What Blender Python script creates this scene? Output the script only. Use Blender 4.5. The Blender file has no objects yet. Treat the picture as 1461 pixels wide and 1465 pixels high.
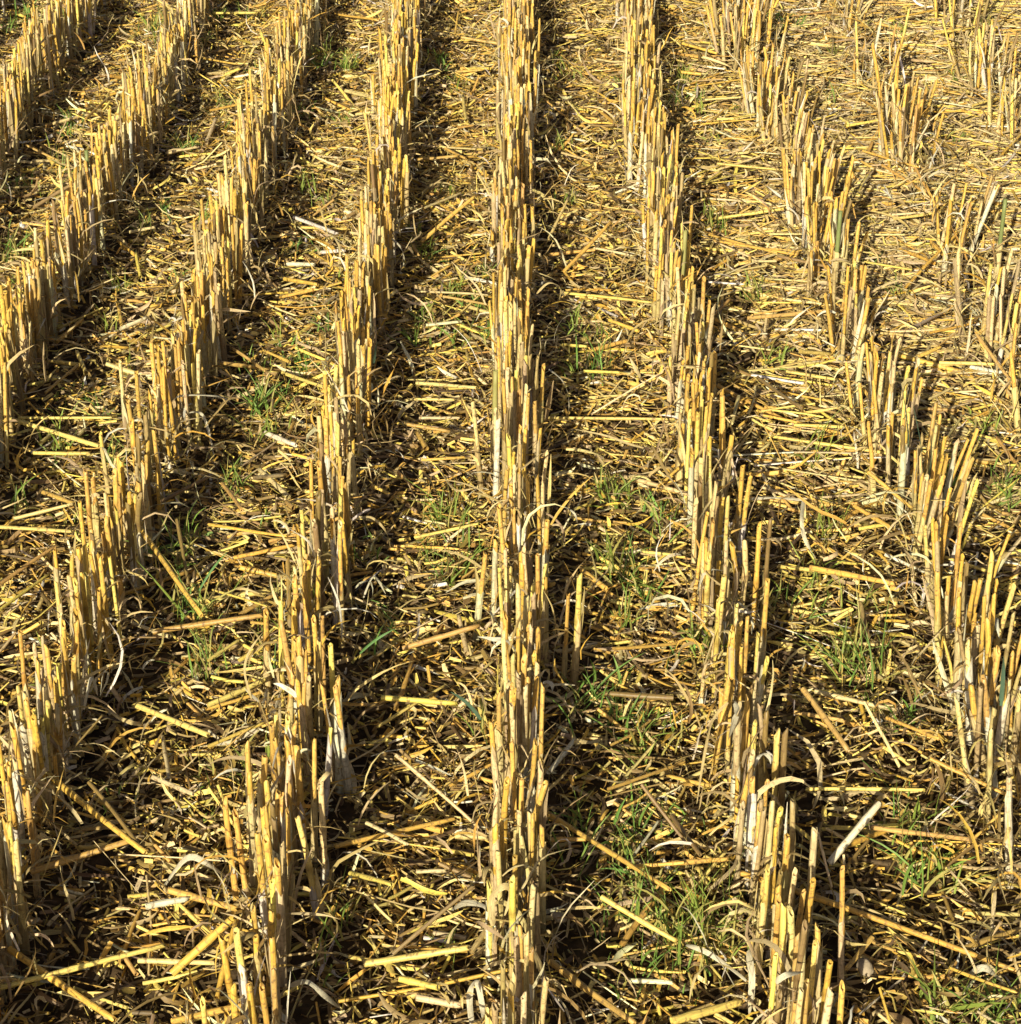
import bpy, math, random
import numpy as np
from mathutils import Vector

RS = np.random.RandomState
rng = RS(7)
sc = bpy.context.scene

# ------------------------------------------------------------------ camera
PW, PH = 1461.0, 1465.0           # the photograph's own pixels, used as plan coordinates
F = 3300.0                        # focal length in those pixels
HOR = -961.0                      # image row of the horizon
TH = math.atan((PH/2 - HOR)/F)    # pitch down
H = 0.718                         # camera height
YAW = math.radians(0.35)
cam_d = bpy.data.cameras.new('camera'); cam = bpy.data.objects.new('camera', cam_d)
sc.collection.objects.link(cam); sc.camera = cam
cam_d.sensor_width = 36; cam_d.lens = 36*F/PH; cam_d.clip_start = 0.02; cam_d.clip_end = 500
cam.location = (0, 0, H); cam.rotation_euler = (math.pi/2 - TH, 0, YAW)
cam_d.dof.use_dof = False

# ------------------------------------------------------------------ light
SUN_EL, SUN_AZ = math.radians(21.5), math.radians(16)     # light travels towards +Y, turned 16 deg to +X
w = bpy.data.worlds.new('World'); sc.world = w; w.use_nodes = True
nt = w.node_tree; bg = nt.nodes['Background']
sky = nt.nodes.new('ShaderNodeTexSky'); sky.sky_type = 'NISHITA'; sky.sun_disc = False
sky.sun_elevation = SUN_EL; sky.sun_rotation = math.pi + SUN_AZ
sky.air_density = .7; sky.dust_density = 3.0; sky.ozone_density = .6
nt.links.new(sky.outputs[0], bg.inputs[0]); bg.inputs[1].default_value = 0.05
sd = bpy.data.lights.new('sun', 'SUN'); so = bpy.data.objects.new('sun', sd); sc.collection.objects.link(so)
sd.energy = 5.0; sd.angle = math.radians(0.5); sd.color = (1.0, 0.915, 0.69)
ldir = Vector((math.sin(SUN_AZ)*math.cos(SUN_EL), math.cos(SUN_AZ)*math.cos(SUN_EL), -math.sin(SUN_EL)))
so.rotation_euler = ldir.to_track_quat('-Z', 'Y').to_euler()
sc.view_settings.view_transform = 'Standard'; sc.view_settings.look = 'None'
sc.view_settings.gamma = 1; sc.view_settings.exposure = 0.7

# ------------------------------------------------------------------ projection helpers
R_ = np.array([math.cos(YAW), math.sin(YAW), 0.0])
FW = np.array([-math.sin(YAW)*math.cos(TH), math.cos(YAW)*math.cos(TH), -math.sin(TH)])
UP = np.cross(R_, FW)
def proj(p):
    d = np.asarray(p, float) - np.array([0, 0, H])
    z = d @ FW
    return PW/2 + F*(d @ R_)/z, PH/2 - F*(d @ UP)/z, z
def at(u, v, z=0.0):
    d = FW + R_*((u - PW/2)/F) - UP*((v - PH/2)/F)
    t = (z - H)/d[2]
    return np.array([0, 0, H]) + d*t

ROW = 0.125; X0 = -0.004
def row_x(i, y): return X0 + i*ROW + 0.004*math.sin(2.3*y + i*1.7) + 0.003*math.sin(6.1*y + i*4.1) + (float(np.interp(y, [1.05, 1.3, 1.7, 2.3], [.024, .022, .011, 0])) if i == 2 else 0.004 if i == 1 and y < 1.7 else 0)

# smooth value noise
_tab = RS(3).rand(64, 64)
def vnoise(x, y):
    x = np.asarray(x, float); y = np.asarray(y, float)
    xi = np.floor(x).astype(int); yi = np.floor(y).astype(int); fx = x-xi; fy = y-yi
    fx = fx*fx*(3-2*fx); fy = fy*fy*(3-2*fy)
    g = lambda a, b: _tab[a % 64, b % 64]
    return (g(xi, yi)*(1-fx)+g(xi+1, yi)*fx)*(1-fy)+(g(xi, yi+1)*(1-fx)+g(xi+1, yi+1)*fx)*fy
def soil_z(x, y): return (vnoise(np.asarray(x)*14+9, np.asarray(y)*14)-.5)*.008 + (vnoise(np.asarray(x)*45+3, np.asarray(y)*45)-.5)*.006 - 0.003
def pile(x, y):   # depth of the straw mat above the soil
    x = np.asarray(x, float); y = np.asarray(y, float)
    f = np.clip((x-.16)/.12, 0, 1)*np.clip((y-1.35)/.4, 0, 1)       # driven over, pressed flat
    ph = ((x-X0)/ROW) % 1                                            # heaped mid strip, thin at the foot of a row
    lane = np.interp(ph, [0, .1, .36, .52, .9, 1], [.35, .15, .35, 1, 1.05, .6]); lane = lane+(1-lane)*f
    return 0.003 + lane*(1-.7*f)*0.017*np.clip(vnoise(x*22+31, y*22+5)*1.5-.25, 0, 1)

# ------------------------------------------------------------------ materials
def straw_material(name, rough, spec, streak=0.35, translucent=0.0, speck=0.5):
    m = bpy.data.materials.new(name); m.use_nodes = True; t = m.node_tree; n = t.nodes; l = t.links
    b = n['Principled BSDF']; b.inputs['Roughness'].default_value = rough
    b.inputs['Specular IOR Level'].default_value = spec
    ac = n.new('ShaderNodeAttribute'); ac.attribute_name = 'tint'
    au = n.new('ShaderNodeAttribute'); au.attribute_name = 'fibre'
    mp = n.new('ShaderNodeMapping'); mp.inputs['Scale'].default_value = (3.2, 3.2, .14)
    l.new(au.outputs['Vector'], mp.inputs['Vector'])
    n1 = n.new('ShaderNodeTexNoise'); n1.inputs['Scale'].default_value = 1.0; n1.inputs['Detail'].default_value = 3
    l.new(mp.outputs[0], n1.inputs['Vector'])
    r1 = n.new('ShaderNodeMapRange'); r1.inputs[1].default_value = .3; r1.inputs[2].default_value = .7
    r1.inputs[3].default_value = 1-streak; r1.inputs[4].default_value = 1.12
    l.new(n1.outputs['Fac'], r1.inputs[0])
    mx = n.new('ShaderNodeVectorMath'); mx.operation = 'SCALE'
    l.new(ac.outputs['Color'], mx.inputs[0]); l.new(r1.outputs[0], mx.inputs['Scale'])
    # weathering spots, dark mildew
    n2 = n.new('ShaderNodeTexNoise'); n2.inputs['Scale'].default_value = .55; n2.inputs['Detail'].default_value = 4
    l.new(au.outputs['Vector'], n2.inputs['Vector'])
    r2 = n.new('ShaderNodeMapRange'); r2.inputs[1].default_value = .54; r2.inputs[2].default_value = .68
    r2.inputs[3].default_value = 0; r2.inputs[4].default_value = speck
    l.new(n2.outputs['Fac'], r2.inputs[0])
    cm = n.new('ShaderNodeMix'); cm.data_type = 'RGBA'; cm.inputs['B'].default_value = (.16, .095, .045, 1)
    l.new(r2.outputs[0], cm.inputs['Factor']); l.new(mx.outputs[0], cm.inputs['A'])
    l.new(cm.outputs['Result'], b.inputs['Base Color'])
    bp = n.new('ShaderNodeBump'); bp.inputs['Strength'].default_value = .35; bp.inputs['Distance'].default_value = .0006
    l.new(n1.outputs['Fac'], bp.inputs['Height']); l.new(bp.outputs[0], b.inputs['Normal'])
    if translucent:
        tr = n.new('ShaderNodeBsdfTranslucent'); l.new(cm.outputs['Result'], tr.inputs['Color'])
        ms = n.new('ShaderNodeMixShader'); ms.inputs[0].default_value = translucent
        l.new(b.outputs[0], ms.inputs[1]); l.new(tr.outputs[0], ms.inputs[2])
        l.new(ms.outputs[0], n['Material Output'].inputs['Surface'])
    return m
M_STEM = straw_material('straw_stem', .48, .4, .42, 0, .8)
M_LEAF = straw_material('dry_leaf', .62, .25, .45, .18, .45)
M_LITTER = straw_material('straw_litter', .5, .35, .32, 0, .6)
M_GRASS = straw_material('green_blade', .45, .35, .22, .25, .0)

def soil_material():
    m = bpy.data.materials.new('soil'); m.use_nodes = True; t = m.node_tree; n = t.nodes; l = t.links
    b = n['Principled BSDF']; b.inputs['Roughness'].default_value = .95; b.inputs['Specular IOR Level'].default_value = .1
    g = n.new('ShaderNodeNewGeometry')
    a = n.new('ShaderNodeTexNoise'); a.inputs['Scale'].default_value = 90; a.inputs['Detail'].default_value = 8
    l.new(g.outputs['Position'], a.inputs['Vector'])
    c = n.new('ShaderNodeValToRGB'); c.color_ramp.elements[0].position = .3; c.color_ramp.elements[1].position = .7
    c.color_ramp.elements[0].color = (.024, .016, .008, 1); c.color_ramp.elements[1].color = (.10, .066, .034, 1)
    l.new(a.outputs['Fac'], c.inputs[0]); l.new(c.outputs[0], b.inputs['Base Color'])
    bp = n.new('ShaderNodeBump'); bp.inputs['Distance'].default_value = .004; bp.inputs['Strength'].default_value = .9
    l.new(a.outputs['Fac'], bp.inputs['Height']); l.new(bp.outputs[0], b.inputs['Normal'])
    return m
M_SOIL = soil_material()
def plain_material(name, c, rough):
    m = bpy.data.materials.new(name); m.use_nodes = True; t = m.node_tree; n = t.nodes; l = t.links
    b = n['Principled BSDF']; b.inputs['Roughness'].default_value = rough
    a = n.new('ShaderNodeTexNoise'); a.inputs['Scale'].default_value = 300; a.inputs['Detail'].default_value = 5
    g = n.new('ShaderNodeTexCoord'); l.new(g.outputs['Object'], a.inputs['Vector'])
    r = n.new('ShaderNodeValToRGB'); r.color_ramp.elements[0].position = .3; r.color_ramp.elements[1].position = .7
    r.color_ramp.elements[0].color = tuple(x*.6 for x in c)+(1,); r.color_ramp.elements[1].color = tuple(c)+(1,)
    l.new(a.outputs['Fac'], r.inputs[0]); l.new(r.outputs[0], b.inputs['Base Color'])
    return m
M_PEBBLE = plain_material('pebble', (.34, .27, .18), .8)
M_WHITE = plain_material('bleached_shell', (.85, .85, .82), .35)

# ------------------------------------------------------------------ geometry kernel
def strands(P0, yaw, pitch, L, W, col, K=4, M=5, bend=0., sag=0., roll=0., twist=0., flat=1., taper=None,
            closed=True, seed=0, ragged=0., wob=0., wall=False, var=.10, kink=None, slant=0.):
    """N strands at once: K rings of M points; all faces are quads. Returns V, Q, C, U"""
    r = RS(seed); P0 = np.atleast_2d(np.asarray(P0, float)); N = len(P0)
    A = lambda a: np.broadcast_to(np.asarray(a, float), (N,)).copy()
    yaw, pitch, L, W, bend, sag, roll, twist, flat = map(A, (yaw, pitch, L, W, bend, sag, roll, twist, flat))
    t = np.linspace(0, 1, K)
    ya = yaw[:, None] + bend[:, None]*t; pa = pitch[:, None] + sag[:, None]*t
    if kink is not None:      # (position along, extra pitch, extra yaw)
        kt, kp, ky = kink; s = (t[None] >= A(kt)[:, None]); pa = pa + s*A(kp)[:, None]; ya = ya + s*A(ky)[:, None]
    if wob: ya = ya + r.randn(N, K)*wob; pa = pa + r.randn(N, K)*wob
    T = np.stack([np.cos(ya)*np.cos(pa), np.sin(ya)*np.cos(pa), np.sin(pa)], -1)
    step = L[:, None, None]/(K-1)
    P = np.zeros((N, K, 3)); P[:, 1:] = np.cumsum((T[:, :-1]+T[:, 1:])*.5*step, 1); P += P0[:, None]
    S = np.stack([-np.sin(ya), np.cos(ya), 0*ya], -1); Nn = np.cross(T, S)
    if taper is None: tp = np.ones((N, K))
    else: tp = np.broadcast_to(np.asarray(taper, float), (N, K)).copy()
    rings = [(P[:, k], S[:, k], Nn[:, k], T[:, k], tp[:, k]*W, t[k], k) for k in range(K)]
    if wall:
        k = K-1
        rings.append((P[:, k], S[:, k], Nn[:, k], T[:, k], tp[:, k]*W*.66, 1, k))
        rings.append((P[:, k]-T[:, k]*(.2*np.minimum(L, .03))[:, None], S[:, k], Nn[:, k], T[:, k], tp[:, k]*W*.60, .95, k))
    KK = len(rings)
    a = np.arange(M)/(M if closed else (M-1))*(2*np.pi if closed else np.pi)
    V = np.zeros((N, KK, M, 3)); U = np.zeros((N, KK, M, 3)); off = r.rand(N, 3)*200
    for j, (p, s, nn, tt, ww, tv, k) in enumerate(rings):
        ro = (roll+twist*t[min(k, K-1)])[:, None, None]
        ca = np.cos(a)[None, :, None]; sa = np.sin(a)[None, :, None]*flat[:, None, None]
        dx = ca*np.cos(ro)-sa*np.sin(ro); dy = ca*np.sin(ro)+sa*np.cos(ro)
        V[:, j] = p[:, None]+ww[:, None, None]*(dx*s[:, None]+dy*nn[:, None])
        if slant and j >= K-1: V[:, j] += tt[:, None]*(np.cos(a+2.1)*slant)[None, :, None]
        if ragged and j == K-1: V[:, j] += tt[:, None]*(r.rand(N, M, 1)-.7)*ragged
        U[:, j, :, 0] = np.cos(a)*1.0+off[:, None, 0]; U[:, j, :, 1] = np.sin(a)+off[:, None, 1]
        U[:, j, :, 2] = off[:, None, 2]+tv*L[:, None]*1000
    col = np.broadcast_to(np.asarray(col, float), (N, 3))
    C = np.repeat(np.repeat(col[:, None, None], KK, 1), M, 2)*(1+var*(r.rand(N, KK, 1, 1)-.5)*2)
    base = (np.arange(N)*KK*M)[:, None, None]; ringi = (np.arange(KK-1)*M)[None, :, None]
    mm = np.arange(M if closed else M-1)[None, None, :]; m2 = (mm+1) % M if closed else mm+1
    q = np.stack([base+ringi+mm, base+ringi+m2, base+ringi+M+m2, base+ringi+M+mm], -1).reshape(-1, 4)
    return V.reshape(-1, 3), q, C.reshape(-1, 3), U.reshape(-1, 3)

def join(parts):
    V, Q, C, U = [], [], [], []; n = 0
    for v, q, c, u in parts:
        V.append(v); Q.append(q+n); C.append(c); U.append(u); n += len(v)
    return np.concatenate(V), np.concatenate(Q), np.concatenate(C), np.concatenate(U)

def mesh_object(name, geo, mat, parent=None, smooth=True, origin=None, split=None):
    V, Q, C, U = geo
    if origin is not None: V = V-np.asarray(origin)
    me = bpy.data.meshes.new(name); nv, nq = len(V), len(Q)
    me.vertices.add(nv); me.vertices.foreach_set('co', V.astype(np.float32).ravel())
    me.loops.add(nq*4); me.loops.foreach_set('vertex_index', Q.astype(np.int32).ravel())
    me.polygons.add(nq); me.polygons.foreach_set('loop_start', (np.arange(nq)*4).astype(np.int32))
    me.polygons.foreach_set('loop_total', np.full(nq, 4, np.int32))
    me.polygons.foreach_set('use_smooth', np.full(nq, smooth))
    a = me.attributes.new('tint', 'FLOAT_COLOR', 'POINT'); a.data.foreach_set('color', np.c_[C, np.ones(nv)].astype(np.float32).ravel())
    a = me.attributes.new('fibre', 'FLOAT_VECTOR', 'POINT'); a.data.foreach_set('vector', U.astype(np.float32).ravel())
    me.update(calc_edges=True); me.materials.append(mat)
    o = bpy.data.objects.new(name, me); sc.collection.objects.link(o)
    if parent is not None: o.parent = parent
    elif origin is not None: o.location = origin
    return o

def tag(o, label, cat, group=None, kind=None):
    if label: o['label'] = label
    if cat: o['category'] = cat
    if group: o['group'] = group
    if kind: o['kind'] = kind
    return o

# base colours (albedo)
PAL = {'golden': (.64, .395, .085), 'orange': (.50, .31, .085), 'pale': (.65, .51, .24), 'yellow': (.70, .54, .14),
       'white': (.72, .66, .48), 'grey': (.42, .315, .15), 'brown': (.24, .16, .058), 'dark': (.11, .072, .032)}
def shade(name, r, j=.14):
    c = np.array(PAL[name])*(1+(r.rand()-.5)*2*j); c[1] *= 1+(r.rand()-.5)*.12; c[2] *= 1+(r.rand()-.5)*.4
    return np.clip(c, .01, .9)
def palette_array(n, r, weights):
    names = list(weights); p = np.array([weights[k] for k in names], float); p /= p.sum()
    idx = r.choice(len(names), n, p=p); c = np.array([PAL[k] for k in names])[idx]
    c = c*(1+(r.rand(n, 1)-.5)*.4); c[:, 1] *= 1+(r.rand(n)-.5)*.14; c[:, 2] *= 1+(r.rand(n)-.5)*.5
    return np.clip(c, .01, .9)

# ------------------------------------------------------------------ ground
xs = np.concatenate([-np.geomspace(60, 1.3, 14), np.linspace(-1.2, 1.2, 241), np.geomspace(1.3, 60, 14)])
ys = np.concatenate([-np.geomspace(60, .3, 10), np.linspace(.1, 3.9, 381), np.geomspace(4.0, 80, 14)])
GX, GY = np.meshgrid(xs, ys, indexing='ij'); nx, ny = GX.shape
inner = (np.abs(GX) < 1.25) & (GY > .05) & (GY < 3.95)
GZ = np.where(inner, soil_z(GX, GY), -.003)
ii = (np.arange(nx-1)[:, None]*ny+np.arange(ny-1)[None]).ravel()
gq = np.stack([ii, ii+ny, ii+ny+1, ii+1], -1)
gv = np.stack([GX, GY, GZ], -1).reshape(-1, 3)
g = mesh_object('ground', (gv, gq, np.full_like(gv, .1), gv*10), M_SOIL); g['kind'] = 'structure'

# ------------------------------------------------------------------ straw litter (nobody could count it)
def field_points(n, r, y0=.72, y1=3.35, m=.16):
    """random points in the trapezoid the photograph looks at, with a margin"""
    y = y0+(y1-y0)*r.rand(n); half = .235*y+.06+m
    keep = r.rand(n) < half/(.235*y1+.06+m); y = y[keep]; half = half[keep]
    return (r.rand(len(y))*2-1)*half, y
def litter(seed):
    r = RS(seed); parts = []
    # chopped straw
    x, y = field_points(150000, r)
    ph = ((x-X0)/ROW) % 1                 # 0 on a row, .5 mid strip; the mat is thin close to a row
    k_ = r.rand(len(x)) < np.interp(ph, [0, .1, .36, .5, .92, 1], [.15, .12, .32, .95, .9, .3]); x, y = x[k_], y[k_]; n = len(x)
    L = np.clip(r.lognormal(math.log(.016), .62, n), .005, .085); W = .00035+.0011*r.rand(n)**2.1
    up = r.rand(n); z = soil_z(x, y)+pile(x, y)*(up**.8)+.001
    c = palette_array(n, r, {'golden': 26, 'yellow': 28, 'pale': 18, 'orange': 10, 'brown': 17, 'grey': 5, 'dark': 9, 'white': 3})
    fl = (np.clip((x-.16)/.12, 0, 1)*np.clip((y-1.35)/.4, 0, 1)*.5)[:, None]; c = c*(1-fl)+np.array([.60, .49, .29])*fl   # bleached where driven over
    c *= (0.70+.46*up)[:, None]           # tint goes darker towards the bottom of the mat
    yaw = r.rand(n)*2*np.pi; pit = r.randn(n)*np.where((x > .2) & (y > 1.5), .08, .22)
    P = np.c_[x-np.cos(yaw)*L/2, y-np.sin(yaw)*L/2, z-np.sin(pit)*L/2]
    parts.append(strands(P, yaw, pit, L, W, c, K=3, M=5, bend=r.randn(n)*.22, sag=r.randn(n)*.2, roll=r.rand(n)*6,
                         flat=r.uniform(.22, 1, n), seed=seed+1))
    # shredded leaves, curly
    x, y = field_points(78000, r); n = len(x)
    L = np.clip(r.lognormal(math.log(.018), .5, n), .006, .07); W = .00035+.0013*r.rand(n)**1.6
    z = soil_z(x, y)+pile(x, y)*(r.rand(n)**.7)*1.15+.001
    c = palette_array(n, r, {'pale': 22, 'grey': 14, 'brown': 28, 'white': 6, 'golden': 14, 'dark': 20, 'yellow': 14})
    yaw = r.rand(n)*2*np.pi; pit = r.randn(n)*.38
    P = np.c_[x, y, np.maximum(z-np.sin(pit)*L*.3, .0)]
    parts.append(strands(P, yaw, pit, L, W, c, K=5, M=3, closed=False, flat=.35, bend=r.randn(n)*1.0, sag=-np.abs(r.randn(n))*.7*np.sign(pit+.01),
                         roll=r.rand(n)*6, twist=r.randn(n)*1.2, taper=[.7, 1, 1, .8, .2], seed=seed+2))
    # fine chaff
    x, y = field_points(110000, r); n = len(x)
    L = r.uniform(.003, .011, n); W = r.uniform(.0004, .0014, n)
    z = soil_z(x, y)+pile(x, y)*r.rand(n)+.001
    c = palette_array(n, r, {'pale': 20, 'yellow': 18, 'golden': 18, 'brown': 24, 'orange': 9, 'grey': 6, 'dark': 10})
    parts.append(strands(np.c_[x, y, z], r.rand(n)*6.28, r.randn(n)*.35, L, W, c, K=2, M=3, closed=False, flat=.4,
                         roll=r.rand(n)*6, seed=seed+3))
    # longer straws pressed flat between the broken rows at the right
    n = 6000; y = r.uniform(1.4, 3.35, n); x = r.uniform(.16, .98, n); k_ = x < .235*y+.22; x, y = x[k_], y[k_]; n = len(x)
    L = np.clip(r.lognormal(math.log(.040), .4, n), .02, .11); yaw = np.where(r.rand(n) < .35, r.randn(n)*.6, r.rand(n)*6.28)
    parts.append(strands(np.c_[x-np.cos(yaw)*L/2, y-np.sin(yaw)*L/2, soil_z(x, y)+pile(x, y)+r.rand(n)*.004], yaw, r.randn(n)*.04, L, r.uniform(.0007, .0015, n),
        palette_array(n, r, {'yellow': 24, 'golden': 16, 'pale': 44, 'orange': 4, 'brown': 6, 'grey': 6, 'white': 6}), K=4, M=5, bend=r.randn(n)*.15, flat=r.uniform(.3, .8, n), roll=r.randn(n)*.4, seed=seed+4))
    return join(parts)
tag(mesh_object('straw_litter', litter(11), M_LITTER), 'mat of chopped yellow and brown straw, chaff and shredded leaves covering the soil', 'straw litter', kind='stuff')

# ------------------------------------------------------------------ stubble stalks: parameters first
# cut tips read off the photograph, as (u, v) per area: offset, then points in a 2.922x enlargement
def pts(ox, oy, lst): return [(ox+a/2.922, oy+b/2.922) for a, b in lst]
TIPS = []
TIPS += pts(0, 965, [(40,120),(75,30),(140,125),(160,0),(215,0),(25,390),(60,640),(10,550),(35,590),(100,50),(1035,240),(1040,360),
 (1090,290),(1110,410),(1135,180),(1165,460),(1240,260),(1250,580),(1310,240),(1340,430),(1385,200),(1190,150),(1290,0),(1240,0),
 (1355,0),(940,505),(985,545),(1060,930),(1135,1040),(990,1010),(1145,830),(1185,705),(850,1280),(1095,1430),(1400,0),(1070,660),(1150,1180),(1030,1250)])
TIPS += pts(480, 965, [(680,40),(715,0),(735,0),(795,0),(865,5),(780,420),(860,355),(680,420),(705,400),(655,620),(795,630),(680,710),
 (740,810),(865,595),(830,840),(830,530),(770,1010),(755,1070),(735,1285),(790,1305),(670,1330),(765,595),(820,1120),(700,1180)])
TIPS += pts(961, 965, [(245,-10),(350,170),(400,120),(445,200),(478,195),(320,70),(280,110),(340,400),(390,515),(425,490),(455,520),(512,495),
 (600,610),(590,815),(715,775),(550,1045),(560,870),(615,1050),(665,1190),(715,1280),(575,1255),(440,1150),(540,1310),(400,790),
 (300,490),(1200,60),(1300,0),(1350,100),(1410,0),(1410,400),(1340,200),(1240,0)])
TIPS += pts(480, 480, [(690,10),(770,20),(815,45),(720,120),(680,275),(705,355),(835,255),(800,340),(850,125),(870,110),(875,430),
 (735,590),(805,560),(860,580),(670,825),(625,870),(715,840),(790,840),(845,860),(775,905),(765,1000),(880,970),(975,1040),
 (1030,960),(700,1190),(805,1190),(855,1190),(720,1220),(740,1280),(790,1250),(845,1290),(815,1395),(765,1360),(20,50),
 (100,0),(60,480),(30,590),(20,740),(575,240)])
TIPS += pts(0, 480, [(500,100),(570,150),(660,190),(640,370),(755,10),(530,240),(415,380),(355,540),(385,570),(330,670),(450,650),
 (230,860),(385,850),(455,890),(300,900),(175,1230),(155,1330),(290,980),(240,1000),(80,1200),(1330,300),(1380,300),(1260,700),
 (1310,730),(1425,740),(1390,700),(1200,870),(1230,930),(1170,1100),(1110,1120),(1345,1130),(1380,1260),(1255,1290),(1270,870),
 (1410,1400),(1440,590)])
TIPS += pts(961, 480, [(85,20),(70,145),(135,85),(165,125),(185,40),(215,215),(150,260),(250,375),(300,495),(330,540),(125,560),
 (180,590),(210,655),(240,655),(140,720),(415,740),(285,850),(330,840),(375,750),(230,820),(160,880),(405,990),(365,1200),
 (395,1310),(290,1160),(320,1125),(235,990),(820,10),(860,60),(960,10),(1035,85),(830,345),(905,340),(980,340),(1050,370),
 (1130,470),(1200,420),(1250,400),(1250,490),(1065,760),(1090,730),(1155,720),(1215,745),(1240,895),(1195,1040),(1165,960),
 (1120,740),(1300,985),(1430,1010),(1350,860),(1450,800),(1240,1260),(1210,1220),(1425,1290),(1370,1280),(1310,1380)])

r = RS(21)
ST = []      # base, height, lean x, lean y, radius, colour name, row
def colour_pick(r): return r.choice(['golden', 'orange', 'pale', 'yellow', 'grey', 'brown'], p=[.50, .06, .20, .11, .08, .05])
def lean_for(i, r):
    s = math.radians(2.3 if i <= 1 else 7 if i == 2 else 9)
    mu = math.radians(0 if i <= 0 else 1.0 if i == 1 else 3.5)
    return mu+r.randn()*s, r.randn()*math.radians(3.5)
for (u, v) in TIPS:
    h = np.clip(.070+r.randn()*.005, .057, .084)
    p = at(u, v, h); i = int(round((p[0]-X0-(.012 if p[0] > .2 else 0))/ROW)); lx, ly = lean_for(i, r)
    if i >= 2: lx = .5*lx+math.radians(np.clip((p[0]-row_x(i, p[1]))/.02*8, -12, 16))
    b = p-np.array([math.tan(lx)*h, math.tan(ly)*h, h]); ST.append([b, h, lx, ly, r.uniform(.0014, .0020), colour_pick(r), i])
n_traced = len(ST)
GAPS = {3: [(1.98, 2.06), (2.42, 2.5)], 4: [(2.05, 2.16), (2.45, 2.52)], 2: [(1.27, 1.31)], -2: [(1.42, 1.46)]}
for i in range(-6, 7):
    y = .74
    while y < 3.3:
        traced = abs(i) <= 3 and .74 < y < 1.52
        dens = 250 if abs(i) <= 4 else 160
        if traced: dens *= .44 if abs(i) <= 1 else .8 if i < 0 else .6
        dens *= .65+.7*vnoise(y*30+i*5.1, i*2.3)
        if i >= 3: dens *= .8
        if i >= 3: dens *= .75
        if i >= 5: dens *= .7
        y += (r.uniform(.5, 1.5) if i < 2 else r.exponential(1))/dens
        if any(a < y < b for a, b in GAPS.get(i, [])): continue
        if vnoise(y*18+i*7.3, i*3.1) < (-1 if i < 2 else .25 if i == 2 else .44): continue
        half = .235*y+.05+.16
        wd = .0062+.0022*min(max(y-1.1, 0), 1.2); x = row_x(i, y)+np.clip(r.randn()*wd, -2.3*wd, 2.3*wd)*(1.0 if i < 2 else 1.4)
        if i == 2 and y < 1.03: continue
        if abs(x) > half: continue
        h = np.clip(.069+.009*(vnoise(y*5+i, i*9.7)-.5)+r.randn()*.0055, .040, .083)*(r.uniform(.45, .8) if r.rand() < .18 else 1)
        lx, ly = lean_for(i, r)
        if i >= 2: lx = .6*lx+math.radians(np.clip((x-row_x(i, y))/.02*8, -12, 16))
        ST.append([np.array([x, y, 0.]), h, lx, ly, r.uniform(.0013, .0020), colour_pick(r), i])
for s in ST: s[0][2] = float(soil_z(s[0][0], s[0][1]))-.002

def stalk_size(s):
    b, h = s[0], s[1]; tip = b+np.array([math.tan(s[2])*h, math.tan(s[3])*h, h])
    u, v, z = proj(tip); ub, vb, zb = proj(b)
    inside = 4 < u < PW-4 and 4 < v < PH-25 and z > 0
    return (F*h/z)*(F*s[4]/z) if inside else 0, u, v, ub, vb
info = [stalk_size(s) for s in ST]
order = sorted(range(len(ST)), key=lambda k: -info[k][0])
solo = set(order[:300])

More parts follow.
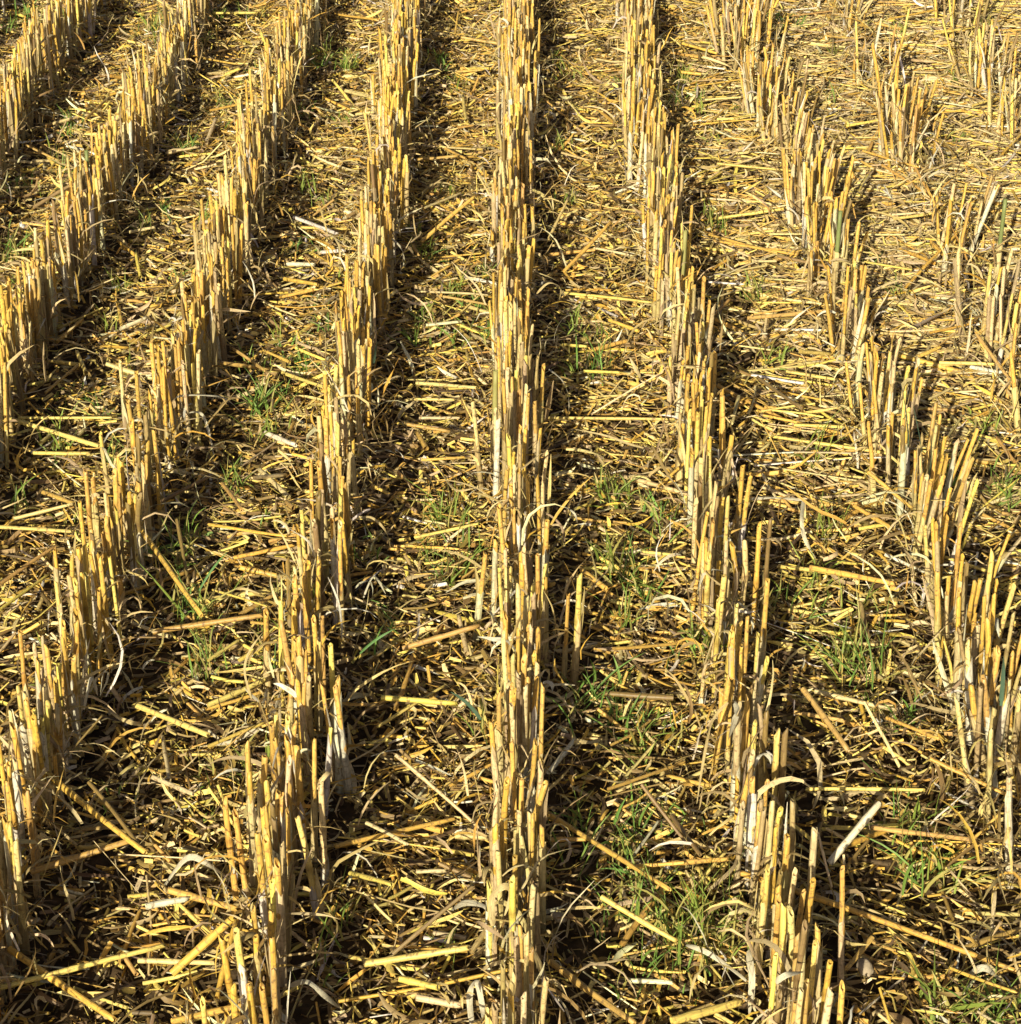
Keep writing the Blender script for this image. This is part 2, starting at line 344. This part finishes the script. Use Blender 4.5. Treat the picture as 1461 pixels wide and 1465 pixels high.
SHEATH = {'golden': 'pale', 'orange': 'pale', 'pale': 'grey', 'yellow': 'pale', 'grey': 'grey', 'brown': 'grey'}
def stalk_geo(s, seed, fine):
    """stem geometry, sheath geometry or None, dry leaf geometry or None (world coordinates)"""
    b, h, lx, ly, rad, cn, i = s; r = RS(seed); ln = h/math.cos(lx)/math.cos(ly)
    d = np.array([math.tan(lx), math.tan(ly), 1.]); d /= np.linalg.norm(d)
    pit = math.asin(d[2]); yaw = math.atan2(d[1], d[0])
    K = 16 if fine else 4; M = 8 if fine else 6
    tk = np.linspace(0, 1, K); tp = 1-.12*tk
    node = r.uniform(.35, .75); 
    if fine: kn = int(round(node*(K-1))); tp[kn] *= 1.25; tp[kn-1] *= 1.08
    geo = strands([b], yaw, pit, ln, rad, shade(cn, r), K=K, M=M, bend=0, sag=r.randn()*.02, flat=r.uniform(.8, 1), taper=tp,
                  seed=seed, ragged=.003, wob=.016 if fine else 0, wall=fine, var=.05, roll=r.rand()*6, slant=rad*r.uniform(.2, 1.6),
                  kink=(.72, r.randn()*.10, 0) if r.rand() < .4 else None)
    if fine: cc_ = geo[2].reshape(-1, M, 3); cc_[kn] *= [.55, .50, .45]; cc_[kn-1] *= .85
    sh = lf = None
    if r.rand() < .80:
        f = r.uniform(.3, .95)
        sh = strands([b+np.array([0, -.0002, 0])], yaw, pit, ln*f, rad*r.uniform(1.15, 1.4), shade(SHEATH[cn] if r.rand() < .75 else 'white', r), K=5 if fine else 3,
                     M=7 if fine else 5, closed=True, taper=np.linspace(1.1, .95, 5 if fine else 3), seed=seed+5, ragged=.012, wob=.01, roll=r.rand()*6, flat=r.uniform(.75, 1))
        if r.rand() < .5:      # a torn strip of the same sheath standing off the stem
            a_ = r.rand()*6.28; KK = 7 if fine else 4
            s2 = strands([b+rad*1.1*np.array([math.cos(a_), math.sin(a_), 0])], yaw+r.randn()*.1, pit-abs(r.randn())*.05, ln*r.uniform(.5, 1.02), r.uniform(.0012, .0024), shade(r.choice(['pale', 'grey', 'white']), r), K=KK,
                 M=3, closed=False, flat=.35, taper=np.interp(np.linspace(0, 1, KK), [0, .6, 1], [1, .9, .1]), seed=seed+9, wob=.07, bend=r.randn()*.5, sag=r.randn()*.15, roll=r.randn()*.8, twist=r.randn()*1.2)
            sh = join([sh, s2])
    if r.rand() < .42:
        f = r.uniform(.25, .85); side = r.rand()*2*math.pi; ll = r.uniform(.012, .045)
        K2 = 7 if fine else 5
        lf = strands([b+d*ln*f+rad*np.array([math.cos(side), math.sin(side), 0])], side, r.uniform(.5, 1.5), ll, r.uniform(.0006, .0017), shade(r.choice(['pale', 'grey', 'white'], p=[.45, .4, .15]), r),
                     K=K2, M=3, closed=False, flat=.3, bend=r.randn()*1.2, sag=-r.uniform(.9, 3.6), roll=r.randn()*.6, twist=r.randn()*2, wob=.22,
                     taper=np.interp(np.linspace(0, 1, K2), [0, .2, .7, 1], [.6, 1, .8, .1]), seed=seed+7)
    return geo, sh, lf

# ------------------------------------------------------------------ wording of places
def row_name(i):
    if i == 0: return 'middle row'
    n = ['first', 'second', 'third', 'fourth', 'fifth', 'sixth'][abs(i)-1]
    return '%s row %s of middle' % (n, 'right' if i > 0 else 'left')
def strip_of(x): return int(math.floor((x-X0)/ROW))
def strip_name(k):
    side = 'right' if k >= 0 else 'left'; n = k if k >= 0 else -k-1
    return '%s strip %s of middle' % (['first', 'second', 'third', 'fourth', 'fifth', 'sixth'][n], side)
ORD = ['lowest', 'second lowest', 'third lowest', 'fourth lowest', 'fifth lowest', 'sixth lowest', 'seventh lowest', 'eighth lowest', 'ninth lowest', 'tenth lowest'] + ['%dth lowest' % k for k in range(11, 60)]
CN = {'golden': 'golden', 'orange': 'orange tan', 'pale': 'pale buff', 'yellow': 'bright yellow', 'grey': 'dull grey', 'brown': 'dark brown', 'white': 'bleached white', 'dark': 'dark brown'}
def assign(items, cat, group):
    """items: (object, look, where, v). Same look and place: told apart by height in the picture."""
    cells = {}
    for it in items: cells.setdefault((it[1], it[2]), []).append(it)
    for (look, where), L in cells.items():
        L.sort(key=lambda t: -t[3])
        for k, (o, _, _, v) in enumerate(L):
            lab = '%s, %s' % (look, where) if len(L) == 1 else '%s, %s such in %s' % (look, ORD[k], where.replace('in ', '', 1))
            tag(o, lab, cat, group)

# ------------------------------------------------------------------ build stalks
items = []; rest_stem = []; rest_leaf = []
for k, s in enumerate(ST):
    fine = k in solo
    stem, sh, lf = stalk_geo(s, 1000+k*13, fine)
    if fine:
        e = bpy.data.objects.new('stubble_stalk', None); sc.collection.objects.link(e); e.location = s[0]; e.empty_display_size = .01
        for nm, gg, mt in (('stem', stem, M_STEM), ('leaf_sheath', sh, M_LEAF), ('dry_leaf', lf, M_LEAF)):
            if gg is not None: mesh_object(nm, (gg[0]-s[0], gg[1], gg[2], gg[3]), mt, e)
        _, u, v, ub, vb = info[k]; tilt = math.degrees(math.atan2(u-ub, vb-v))
        ln = 'leaning left' if tilt < -4 else 'leaning right' if tilt > 4 else 'standing upright'
        hh = 'tall ' if s[1] > .075 else 'short ' if s[1] < .064 else ''
        dr = 'leafy ' if lf is not None else ''
        items.append((e, '%s%s %sstalk %s' % (hh, CN[s[5]], dr, ln), 'in ' + row_name(s[6]), v))
    else:
        rest_stem.append(stem)
        if sh is not None: rest_leaf.append(sh)
        if lf is not None: rest_leaf.append(lf)
assign(items, 'stubble stalk', 'cut stubble stalks standing in the rows')
rs = mesh_object('stubble_stalk', join(rest_stem), M_STEM)
tag(rs, 'farther rows of cut golden stubble stalks standing towards the top of the photo', 'stubble stalks', kind='stuff')
rl = mesh_object('leaf_sheath', join(rest_leaf), M_LEAF, rs)

# fine dry leaf shreds caught at the feet of every row
r = RS(77)
n = 21000; ri = r.randint(-6, 7, n); y = r.uniform(.74, 3.3, n)
x = X0+ri*ROW+.004*np.sin(2.3*y+ri*1.7)+r.randn(n)*.017; keep = np.abs(x) < .235*y+.2; x, y = x[keep], y[keep]; n = len(x)
pit = r.uniform(.1, 1.6, n)
tag(mesh_object('leaf_shreds', strands(np.c_[x, y, soil_z(x, y)+r.uniform(.002, .04, n)], r.rand(n)*6.28, pit, r.uniform(.010, .05, n), r.uniform(.0003, .0011, n),
    palette_array(n, r, {'pale': 30, 'grey': 26, 'white': 10, 'brown': 12, 'golden': 12}), K=6, M=3, closed=False, flat=.35, bend=r.randn(n)*1.6,
    sag=-r.uniform(-.2, 2.6, n), wob=.12, roll=r.rand(n)*6, twist=r.randn(n)*1.5, taper=[.7, 1, 1, .8, .6, .15], seed=78), M_LEAF),
    'thin curled shreds of dry leaf tangled round the feet of the stubble rows', 'leaf shreds', kind='stuff')

# ------------------------------------------------------------------ loose straws traced from the photograph: u1 v1 u2 v2 colour width(mm)
S = '''157 139 123 168 golden 4|96 209 118 214 white 4|305 19 366 17 yellow 4|274 80 339 91 golden 4|137 354 106 407 pale 4|185 332 222 325 pale 4
421 311 484 335 white 5|411 378 450 378 white 5|407 399 455 407 golden 5|460 361 493 358 white 5|480 20 541 29 golden 4|630 209 666 226 golden 4
596 228 655 224 orange 4|603 346 678 281 golden 5|785 342 814 282 pale 4|807 388 874 318 golden 5|665 397 713 405 white 4|593 417 699 421 pale 3
634 424 699 436 orange 3|808 419 935 433 yellow 4|610 465 661 460 white 4|805 493 840 496 yellow 4|682 246 716 305 pale 3|850 355 905 365 pale 3
1005 9 1021 21 yellow 4|975 62 1026 75 golden 5|1180 51 1228 55 orange 4|1272 27 1341 14 golden 4|1337 48 1399 38 yellow 4|1207 92 1266 137 pale 4
1225 137 1276 168 orange 4|1211 180 1290 168 yellow 4|1026 234 1132 246 yellow 4|1235 216 1313 240 golden 4|1262 236 1324 274 golden 4
1310 240 1341 298 orange 5|1279 313 1368 301 yellow 4|1296 411 1399 301 golden 5|1332 346 1355 370 golden 5|1023 313 1122 298 yellow 4
1012 335 1112 363 golden 4|1112 366 1204 387 brown 4|1070 455 1235 441 orange 5|1101 335 1296 334 pale 3|1016 455 1045 428 orange 4
1409 431 1443 500 golden 5|1331 476 1396 462 golden 3|1392 151 1447 135 yellow 4|1435 219 1461 192 golden 5|17 600 142 639 yellow 5
27 598 161 598 yellow 3|48 648 130 649 yellow 4|20 742 106 721 pale 4|62 704 106 720 orange 5|0 754 103 759 yellow 4|0 836 79 781 orange 4
0 872 74 819 yellow 3|178 726 291 885 golden 5|219 904 376 877 orange 5|380 619 424 637 white 5|335 798 421 779 golden 5|298 750 411 769 golden 3
404 533 462 554 yellow 4|335 500 380 531 orange 4|65 562 113 521 orange 3|195 675 219 675 white 4|253 744 270 836 brown 4|305 844 383 868 yellow 3
298 945 342 915 yellow 3|342 945 397 915 yellow 4|226 720 305 678 brown 4|318 692 346 730 orange 4|596 548 682 554 pale 4|593 571 651 571 yellow 3
600 598 658 598 pale 3|583 607 644 617 orange 4|781 598 966 598 yellow 3.4|846 593 942 535 pale 2.4|836 531 887 533 yellow 4|603 658 665 655 golden 3
576 928 685 896 orange 5|593 769 685 750 yellow 3|877 928 976 921 orange 3|942 696 980 661 golden 4|1057 567 1047 607 pale 4|1136 608 1238 612 yellow 4
1242 675 1320 740 golden 4|1221 723 1303 771 golden 4|1159 812 1283 836 golden 5|1266 793 1324 819 white 4|1235 720 1272 709 white 4
1331 928 1372 915 yellow 5|1389 525 1433 533 white 5|1344 519 1423 521 yellow 4|1399 480 1454 555 orange 4|1329 571 1365 554 pale 3
1084 540 1146 583 brown 4|1125 531 1197 543 yellow 4|1194 918 1255 923 pale 4|195 1009 298 1051 yellow 5|298 1009 380 972 yellow 5
298 1068 380 1033 yellow 3|219 1112 277 1136 pale 4|60 1100 209 1222 golden 5|127 1119 205 1218 brown 3|44 1247 192 1201 orange 5
240 1273 339 1300 golden 5|209 1297 270 1285 white 5|246 1393 335 1311 golden 6|310 1427 337 1317 golden 4|0 1413 236 1352 yellow 4
14 1358 165 1461 golden 5|198 1374 308 1377 pale 4|246 1461 376 1434 golden 5|75 1105 147 1023 brown 2|545 998 654 1006 yellow 5
566 1080 685 1184 pale 3.4|644 1124 706 1092 golden 3|651 1196 699 1198 pale 5|480 1211 651 1170 golden 4|524 1177 583 1208 pale 3
501 1249 562 1266 yellow 4|596 1247 639 1246 pale 3|521 1379 672 1359 yellow 5|572 1400 627 1413 yellow 5|596 1427 661 1439 pale 5
675 1362 706 1314 pale 4|562 1365 678 1266 brown 3|860 1283 969 1347 yellow 4|774 1157 959 1273 golden 4|785 1105 822 1057 white 5
908 1222 942 1174 white 3|788 1376 908 1465 orange 5|898 1240 980 1235 golden 3|870 1129 980 1092 orange 3|918 1122 980 1205 brown 3
901 1403 963 1405 white 4|788 1201 839 1201 golden 4|1060 1249 1461 1389 golden 4.4|1187 1235 1260 1148 white 6|1153 1129 1324 1129 yellow 3
1166 989 1283 1016 pale 4|1149 986 1214 1075 orange 5|1331 1085 1440 1136 golden 4|1269 1027 1344 1057 golden 3|1248 1184 1399 1205 orange 4
961 1461 1060 1434 yellow 6|1372 1359 1461 1328 orange 4|1248 1341 1211 1386 orange 4|961 1235 1043 1230 golden 4|961 1167 1002 1222 brown 4
1170 1191 1190 1270 pale 2|1395 1010 1461 1008 golden 4|1404 1110 1440 1088 yellow 4|1360 1385 1455 1420 golden 3'''
straws = []; r = RS(5)
for rec in S.replace('\n', '|').split('|'):
    a = rec.split(); u1, v1, u2, v2 = map(float, a[:4])
    z1 = pile(*at(u1, v1, .015)[:2])+.011; z2 = pile(*at(u2, v2, .015)[:2])+.011
    if abs(v1-v2) > 55 and abs(u1-u2) < 120:      # one end propped up
        if v1 < v2: z1 += .022
        else: z2 += .022
    straws.append((at(u1, v1, z1), at(u2, v2, z2), a[4], float(a[5])*.00036))
n_tr = len(straws)
x, y = field_points(900, r, m=-.05)
for X, Y in zip(x, y):
    if len(straws) >= 300: break
    i = round((X-X0)/ROW)
    if abs(X-row_x(i, Y)) < .02: continue
    u, v, _ = proj((X, Y, .01))
    if not (20 < u < PW-20 and 20 < v < PH-20): continue
    L = np.clip(r.lognormal(math.log(.036), .35), .022, .085); yw = r.rand()*math.pi; z = float(pile(X, Y))+.005+r.rand()*.003
    dz = r.randn()*.004; c = np.array([math.cos(yw), math.sin(yw), 0])*L/2
    p = np.array([X, Y, z+float(soil_z(X, Y))])
    straws.append((p-c-[0, 0, dz], p+c+[0, 0, dz], r.choice(['golden', 'yellow', 'pale', 'orange', 'white', 'brown'], p=[.27, .27, .22, .12, .04, .08]), r.uniform(.0011, .0021)))
items = []
for k, (a, b, cn, rad) in enumerate(straws):
    d = b-a; L = np.linalg.norm(d); yaw = math.atan2(d[1], d[0]); pit = math.asin(d[2]/L); q = RS(9000+k)
    cc = shade(cn, q, .10); tp = np.linspace(1, .86, 8); nd = q.randint(2, 6); tp[nd] *= 1.2
    bd = q.randn()*.05
    geo = strands([a], yaw-bd/2, pit, L, rad, cc, K=8, M=8, bend=bd, sag=q.randn()*.02, taper=tp, flat=q.uniform(.7, 1), seed=9000+k, ragged=.003, wall=True, roll=q.rand()*6, wob=.01)
    mid = (a+b)/2; o = mesh_object('loose_straw', geo, M_STEM, origin=mid)
    u1, v1, _ = proj(a); u2, v2, _ = proj(b)
    if u2 < u1: u1, v1, u2, v2 = u2, v2, u1, v1
    an = math.degrees(math.atan2(v1-v2, u2-u1))
    di = 'lying crosswise' if abs(an) < 9 else 'slanting up rightward' if an > 0 and an < 72 else 'slanting up leftward' if an < 0 and an > -72 else 'lying lengthwise'
    ls = math.hypot(u2-u1, v2-v1); sz = 'long ' if ls > 120 else 'short ' if ls < 55 else ''
    items.append((o, '%s%s straw %s' % (sz, CN[cn], di), 'in ' + strip_name(strip_of(mid[0])), (v1+v2)/2))
assign(items, 'loose straw', 'loose cut straws lying between the rows')

# ------------------------------------------------------------------ grass tufts: u v height(mm) blades spread
T = '''465 75 26 14|265 205 24 16|205 320 22 12|430 350 20 8|170 405 18 10|440 265 22 8|485 170 18 10|155 460 16 8|20 360 24 16|290 50 16 8
330 690 22 16|372 575 30 18|385 610 22 14|290 875 40 9|300 950 26 18|560 880 18 10|545 915 22 5|640 740 30 20|665 800 28 16|650 410 18 14
660 120 18 12|870 700 24 16|855 520 26 14|882 810 30 22|910 820 26 12|1080 420 20 20|1105 505 18 10|1018 192 10 10|980 110 22 18|965 140 22 12
850 475 16 8|835 1005 34 14|915 1070 30 16|690 1030 22 5|1165 650 32 8|1180 755 28 12|1210 940 34 16|1248 950 38 18|1228 870 28 8|1000 915 24 12
975 925 20 6|968 1335 40 22|1010 1340 34 26|1035 1330 36 10|925 1310 24 8|1305 1240 32 12|1345 1245 22 10|1300 1180 30 8|1345 1450 34 14
1400 1452 26 12|1440 1450 30 10|1415 600 16 10|1440 705 20 16|25 720 28 3|242 800 34 6|230 790 24 5|90 580 18 4|625 460 22 6|600 480 18 6
870 1195 20 7|830 1185 26 7|500 1310 22 5|945 745 30 7|925 850 22 8|1120 40 12 8|1240 30 10 6|15 345 18 8|310 20 14 8|1090 410 16 12|470 1365 30 3
1290 1150 24 6|1330 1220 24 6|160 1130 16 3|700 290 14 6|630 1360 20 3|905 1290 30 6|1155 870 20 8|75 960 18 4|410 560 20 8|800 1240 22 5'''
items = []
recs = [tuple(map(float, rec.split())) for rec in T.replace('\n', '|').split('|')]
qq = RS(91); x, y = field_points(1500, qq, m=-.05)
for X, Y in zip(x, y):            # small seedlings along the strips
    if len(recs) >= 290: break
    u, v, _ = proj((X, Y, .01)); ph = ((X-X0)/ROW) % 1
    if 15 < u < PW-15 and 15 < v < PH-15 and .22 < ph < .85 and vnoise(X*11, Y*7) > .38 and (X < .12 or qq.rand() < .4): recs.append((u, v, qq.uniform(10, 22), qq.randint(4, 14)))
for k, (u, v, hm, nb) in enumerate(recs):
    q = RS(400+k); nb = max(int(nb*1.0)+2, 6); h = hm/1000*1.2
    c = at(u, v, .012); n = nb = int(nb*1.35)
    base = np.c_[c[0]+q.randn(n)*.0055, c[1]+q.randn(n)*.010, np.full(n, .006)]
    side = q.rand(n)*6.28; pit = np.clip(1.25+q.randn(n)*.35, .3, 1.57)
    hue = q.rand(); col = np.array([.14+.11*hue, .27+.03*hue, .055])*(1+(q.rand(n, 1)-.5)*.5); yl = q.rand(n) < .25; col[yl] = [.38, .34, .10]
    Ls = h*q.uniform(.35, 1.15, n)
    geo = strands(base, side, pit, Ls, q.uniform(.00028, .0007, n)*(1.5 if q.rand() < .25 else 1), col, K=6, M=3, closed=False, flat=.45, bend=q.randn(n)*.25, sag=-q.uniform(.1, 1.1, n),
                  roll=q.rand(n)*6, twist=q.randn(n)*.5, taper=[.8, 1, 1, .8, .5, .08], seed=500+k)
    o = mesh_object('grass_tuft', geo, M_GRASS, origin=c)
    sz = 'dense' if nb > 22 else 'sparse' if nb < 12 else 'small'
    items.append((o, '%s %s green grass tuft' % (sz, 'yellowish' if hue > .5 else 'deep'), 'in ' + strip_name(strip_of(c[0])), v))
assign(items, 'grass tuft', 'green grass tufts sprouting between the rows')

# ------------------------------------------------------------------ broad green blades and green stalks among the stubble
def ribbon(name, p0, p1, wd, col, label, cat, arch=.0, mat=None, seed=0, group=None, K=9, twist=.6):
    a, b = np.asarray(p0), np.asarray(p1); d = b-a; L = np.linalg.norm(d); yaw = math.atan2(d[1], d[0]); pit = math.asin(d[2]/L)
    geo = strands([a], yaw, pit+arch/2, L*(1+arch*arch/24), wd, col, K=K, M=3, closed=False, flat=.3, sag=-arch, roll=RS(seed).rand()*1.0, twist=twist,
                  taper=np.interp(np.linspace(0, 1, K), [0, .15, .7, 1], [.7, 1, .85, .12]), seed=seed)
    return tag(mesh_object(name, geo, mat or M_LEAF, origin=a), label, cat, group)
def two(u0, v0, z0, u1, v1, z1): return at(u0, v0, z0), at(u1, v1, z1)
GB = (.10, .17, .11)
for k, (c, lab) in enumerate([((1300, 640, .02, 1281, 520, .075), 'blue green leaf leaning left in second row right of middle'),
      ((1322, 690, .01, 1305, 575, .06), 'broad dark blue green leaf among stalks, second row right of middle'),
      ((1328, 685, .01, 1330, 605, .05), 'narrow blue green leaf standing upright, second row right of middle'),
      ((688, 1030, .02, 645, 990, .045), 'broad blue green leaf arching left beside the middle row'),
      ((535, 520, .02, 540, 488, .05), 'short blue green leaf at the right side of first row left of middle'),
      ((285, 845, .01, 325, 790, .03), 'broad green leaf slanting right beside the thick golden straw, second strip left'),
      ((1432, 1010, .02, 1436, 940, .06), 'dark green leaf among stalks near the right edge'),
      ((515, 935, .01, 565, 900, .025), 'green leaf slanting right in first strip left of middle row')]):
    a, b = two(*c[:2], c[2]+.03, *c[3:5], c[5]+.03); ribbon('green_leaf', a, b, .0013 if k not in (5, 7) else .0008, GB if k not in (5, 7) else (.09, .2, .05), lab, 'green leaf', arch=.4, mat=M_GRASS, seed=60+k, group='broad green leaves')
for k, (u, v, lab) in enumerate([(121, 215, 'green stubble stalk in third row left of middle'), (1200, 302, 'green stubble stalk in second row right of middle'),
      (1436, 285, 'green stubble stalk near the right edge in upper part'), (978, 330, 'yellow green stubble stalk in first row right of middle'),
      (706, 530, 'faded green stubble stalk on the left side of the middle row')]):
    b = at(u, v, .075)-np.array([0, 0, .077]); q = RS(70+k)
    e = bpy.data.objects.new('stubble_stalk', None); sc.collection.objects.link(e); e.location = b; e.empty_display_size = .01
    g1 = strands([b], 0, math.pi/2-.02, .077, .0020, (.36, .34, .12) if k > 2 else (.22, .26, .09), K=8, M=8, taper=np.linspace(1, .88, 8), seed=70+k, wall=True)
    g2 = strands([b], 0, math.pi/2-.02, .04, .0029, PAL['pale'], K=5, M=7, seed=75+k, ragged=.012)
    mesh_object('stem', (g1[0]-b, *g1[1:]), M_GRASS, e); mesh_object('leaf_sheath', (g2[0]-b, *g2[1:]), M_LEAF, e)
    tag(e, lab, 'stubble stalk', 'green stalks among the stubble')

# ------------------------------------------------------------------ bleached dry leaves that stand out: polylines of (u, v, z)
def poly_ribbon(pl, wd, col, seed):
    P = np.array([at(*p) for p in pl]); t = np.linspace(0, len(P)-1, 6*(len(P)-1)+1)
    # Catmull-Rom
    out = []
    for s_ in t:
        i = min(int(s_), len(P)-2); f = s_-i; p0, p1, p2, p3 = P[max(i-1, 0)], P[i], P[i+1], P[min(i+2, len(P)-1)]
        out.append(.5*((2*p1)+(-p0+p2)*f+(2*p0-5*p1+4*p2-p3)*f*f+(-p0+3*p1-3*p2+p3)*f**3))
    out = np.array(out); K = len(out); q = RS(seed); V = []; U = []
    for k in range(K):
        T = out[min(k+1, K-1)]-out[max(k-1, 0)]; T /= np.linalg.norm(T)+1e-9
        side = np.cross(T, [0, -.5, .85]); side /= np.linalg.norm(side)+1e-9; nn = np.cross(side, T)
        ww = wd*np.interp(k/(K-1), [0, .1, .75, 1], [.6, 1, .9, .15]); tw = .5*math.sin(k*.5+seed)
        sv = side*math.cos(tw)+nn*math.sin(tw)
        for a in (-1, 0, 1): V.append(out[k]+sv*a*ww+nn*(.35*ww if a == 0 else 0)); U.append((a*2+seed, 0, k*2.))
    V = np.array(V); Q = np.array([[3*k+a, 3*k+a+1, 3*k+a+4, 3*k+a+3] for k in range(K-1) for a in (0, 1)])
    C = np.tile(col, (len(V), 1))*(1+(np.repeat(q.rand(K), 3)[:, None]-.5)*.12)
    return V, Q, C, np.array(U, float)
LV = [([(1074,714,.03),(1112,712,.035),(1151,716,.034)], .0016, 'white', 'stiff bleached leaf lying flat right of first row right of middle'),
 ([(1150,714,.034),(1147,745,.03),(1152,772,.018),(1168,800,.006)], .0019, 'white', 'bleached leaf hanging down from the bent corner, second strip right of middle'),
 ([(236,1266,.01),(267,1228,.03),(296,1235,.03),(332,1262,.012)], .0024, 'white', 'arched bleached leaf beside the golden straws, second strip left of middle'),
 ([(982,1352,.02),(1010,1362,.02),(1045,1385,.015),(1076,1410,.008)], .0018, 'white', 'long cream leaf sloping down towards the bottom edge, right of the grass clump'),
 ([(245,582,.02),(256,567,.04),(300,566,.045),(325,572,.035),(352,597,.01)], .0013, 'white', 'long arched white leaf beside second row left of middle'),
 ([(250,603,.01),(268,591,.03),(288,592,.03),(298,615,.02),(306,650,.006)], .0016, 'white', 'bent cream leaf below the long arched white leaf'),
 ([(705,1325,.05),(704,1285,.06),(722,1268,.065),(732,1278,.06),(722,1310,.05)], .0024, 'pale', 'looped buff leaf curling over stalks near the bottom of middle row'),
 ([(745,1335,.05),(760,1355,.045),(778,1395,.02),(782,1415,.01)], .0022, 'pale', 'broad buff leaf hanging down right of middle row'),
 ([(1042,1005,.085),(1020,1030,.07),(1008,1080,.04),(997,1150,.01)], .0012, 'pale', 'thin buff leaf drooping left from first row right of middle'),
 ([(1050,1005,.088),(1054,1020,.08),(1042,1060,.05)], .0026, 'white', 'crumpled cream leaf tip caught on first row right of middle'),
 ([(1070,1359,.04),(1076,1400,.02),(1072,1454,.008)], .0024, 'white', 'narrow cream leaf hanging down at the bottom, first row right of middle'),
 ([(768,420,.05),(785,405,.06),(802,412,.055),(800,430,.04)], .0012, 'pale', 'hooked buff leaf curling right of middle row'),
 ([(783,725,.01),(800,722,.025),(822,735,.03),(828,760,.012)], .0010, 'white', 'thin pale leaf looping right of middle row'),
 ([(785,528,.05),(805,545,.05),(814,570,.03),(813,592,.01)], .0009, 'white', 'fine pale leaf curving down right of middle row'),
 ([(540,325,.05),(572,352,.04),(578,375,.02),(570,392,.01)], .0012, 'white', 'pale leaf falling right of first row left of middle'),
 ([(626,665,.02),(650,700,.03),(680,698,.035)], .0010, 'pale', 'thin arched leaf left of middle row'),
 ([(640,1306,.01),(665,1292,.03),(695,1298,.035),(704,1315,.03)], .0022, 'white', 'crinkled cream leaf arching left of middle row near the bottom'),
 ([(675,1465,.01),(672,1425,.02),(682,1405,.03),(690,1440,.02),(692,1465,.005)], .0022, 'white', 'folded cream leaf at the bottom edge left of middle row'),
 ([(1195,30,.0),(1190,80,.02)], .0014, 'pale', 'buff leaf near the top of third strip right of middle'),
 ([(822,1060,.02),(845,1062,.022),(860,1058,.02)], .0022, 'pale', 'crumpled buff leaf at the top end of a bleached straw'),
 ([(520,855,.02),(535,825,.03),(552,850,.015)], .0010, 'white', 'curly pale leaf right of first row left of middle'),
 ([(505,745,.04),(530,740,.04),(552,760,.03),(560,790,.008)], .0011, 'pale', 'curved pale leaf right of first row left of middle'),
 ([(383,985,.02),(375,1005,.03),(350,985,.03)], .0014, 'white', 'small pale curl left of first row left of middle'),
 ([(1110,1405,.06),(1125,1395,.065),(1150,1390,.06)], .0020, 'white', 'crumpled cream leaf across stalks at bottom, first row right of middle'),
 ([(415,1410,.02),(440,1405,.035),(465,1425,.03),(490,1445,.01)], .0020, 'white', 'grey white leaf arching at bottom, first strip left of middle'),
 ([(300,890,.0),(330,850,.02),(345,842,.03),(375,850,.028)], .0012, 'pale', 'thin curled leaf beside stalks of first row left of middle'),
 ([(360,1000,.03),(350,960,.04),(358,930,.05),(376,905,.06)], .0010, 'pale', 'wispy leaf rising left of first row left of middle'),
 ([(120,1015,.03),(131,970,.045),(140,995,.03)], .0016, 'white', 'pale hooked leaf right of second row left of middle'),
 ([(1180,1290,.01),(1240,1300,.02),(1300,1330,.01)], .0008, 'pale', 'fine pale leaf thread in second strip right of middle'),
 ([(1385,1395,.02),(1410,1385,.03),(1440,1410,.012)], .0024, 'white', 'crumpled white leaf near the bottom right corner')]
for k, (pl, wd, cn, lab) in enumerate(LV):
    o0 = at(*pl[0]); tag(mesh_object('dry_leaf', poly_ribbon(pl, wd*.72, np.array(PAL[cn])*.85, 30+k), M_LEAF, origin=o0), lab, 'dry leaf', 'bleached dry leaves lying loose')

# ------------------------------------------------------------------ small pale flecks and pebbles
import bmesh
def pebble(u, v, s, mat, label, cat, seed, flat=.6):
    p = at(u, v, .012); bm = bmesh.new(); bmesh.ops.create_icosphere(bm, subdivisions=3, radius=s); q = RS(seed); k1, k2, k3 = q.rand(3)*6
    for vv in bm.verts:
        c = vv.co.normalized(); f = 1+.14*math.sin(c.x*4+k1)*math.sin(c.y*5+k2)+.07*math.sin(c.z*9+k3)
        vv.co *= f; vv.co.z *= flat; vv.co.x *= 1.35
    for f in bm.faces: f.smooth = True
    me = bpy.data.meshes.new('pebble'); bm.to_mesh(me); bm.free(); me.materials.append(mat)
    o = bpy.data.objects.new('snail_shell' if cat == 'shell' else 'pebble', me); sc.collection.objects.link(o); o.location = p; o.rotation_euler = (q.rand(), q.rand()*.5, q.rand()*6)
    tag(o, label, cat)
pebble(1256, 1032, .0024, M_WHITE, 'tiny shiny white shell lying on straw in second strip right of middle row', 'shell', 1, .5)
pebble(800, 1312, .0035, M_PEBBLE, 'small buff clod beside the foot of middle row near the bottom', 'pebble', 2)
pebble(1238, 1384, .0035, M_PEBBLE, 'small buff clod near the bottom in second strip right of middle', 'pebble', 3)
pebble(32, 322, .0030, M_WHITE, 'white shell at the foot of fourth row left of middle', 'shell', 4)
pebble(231, 124, .0028, M_WHITE, 'white shell beside third row left of middle near the top', 'shell', 5)
pebble(406, 752, .0022, M_WHITE, 'white shell left of first row left of middle', 'shell', 6)
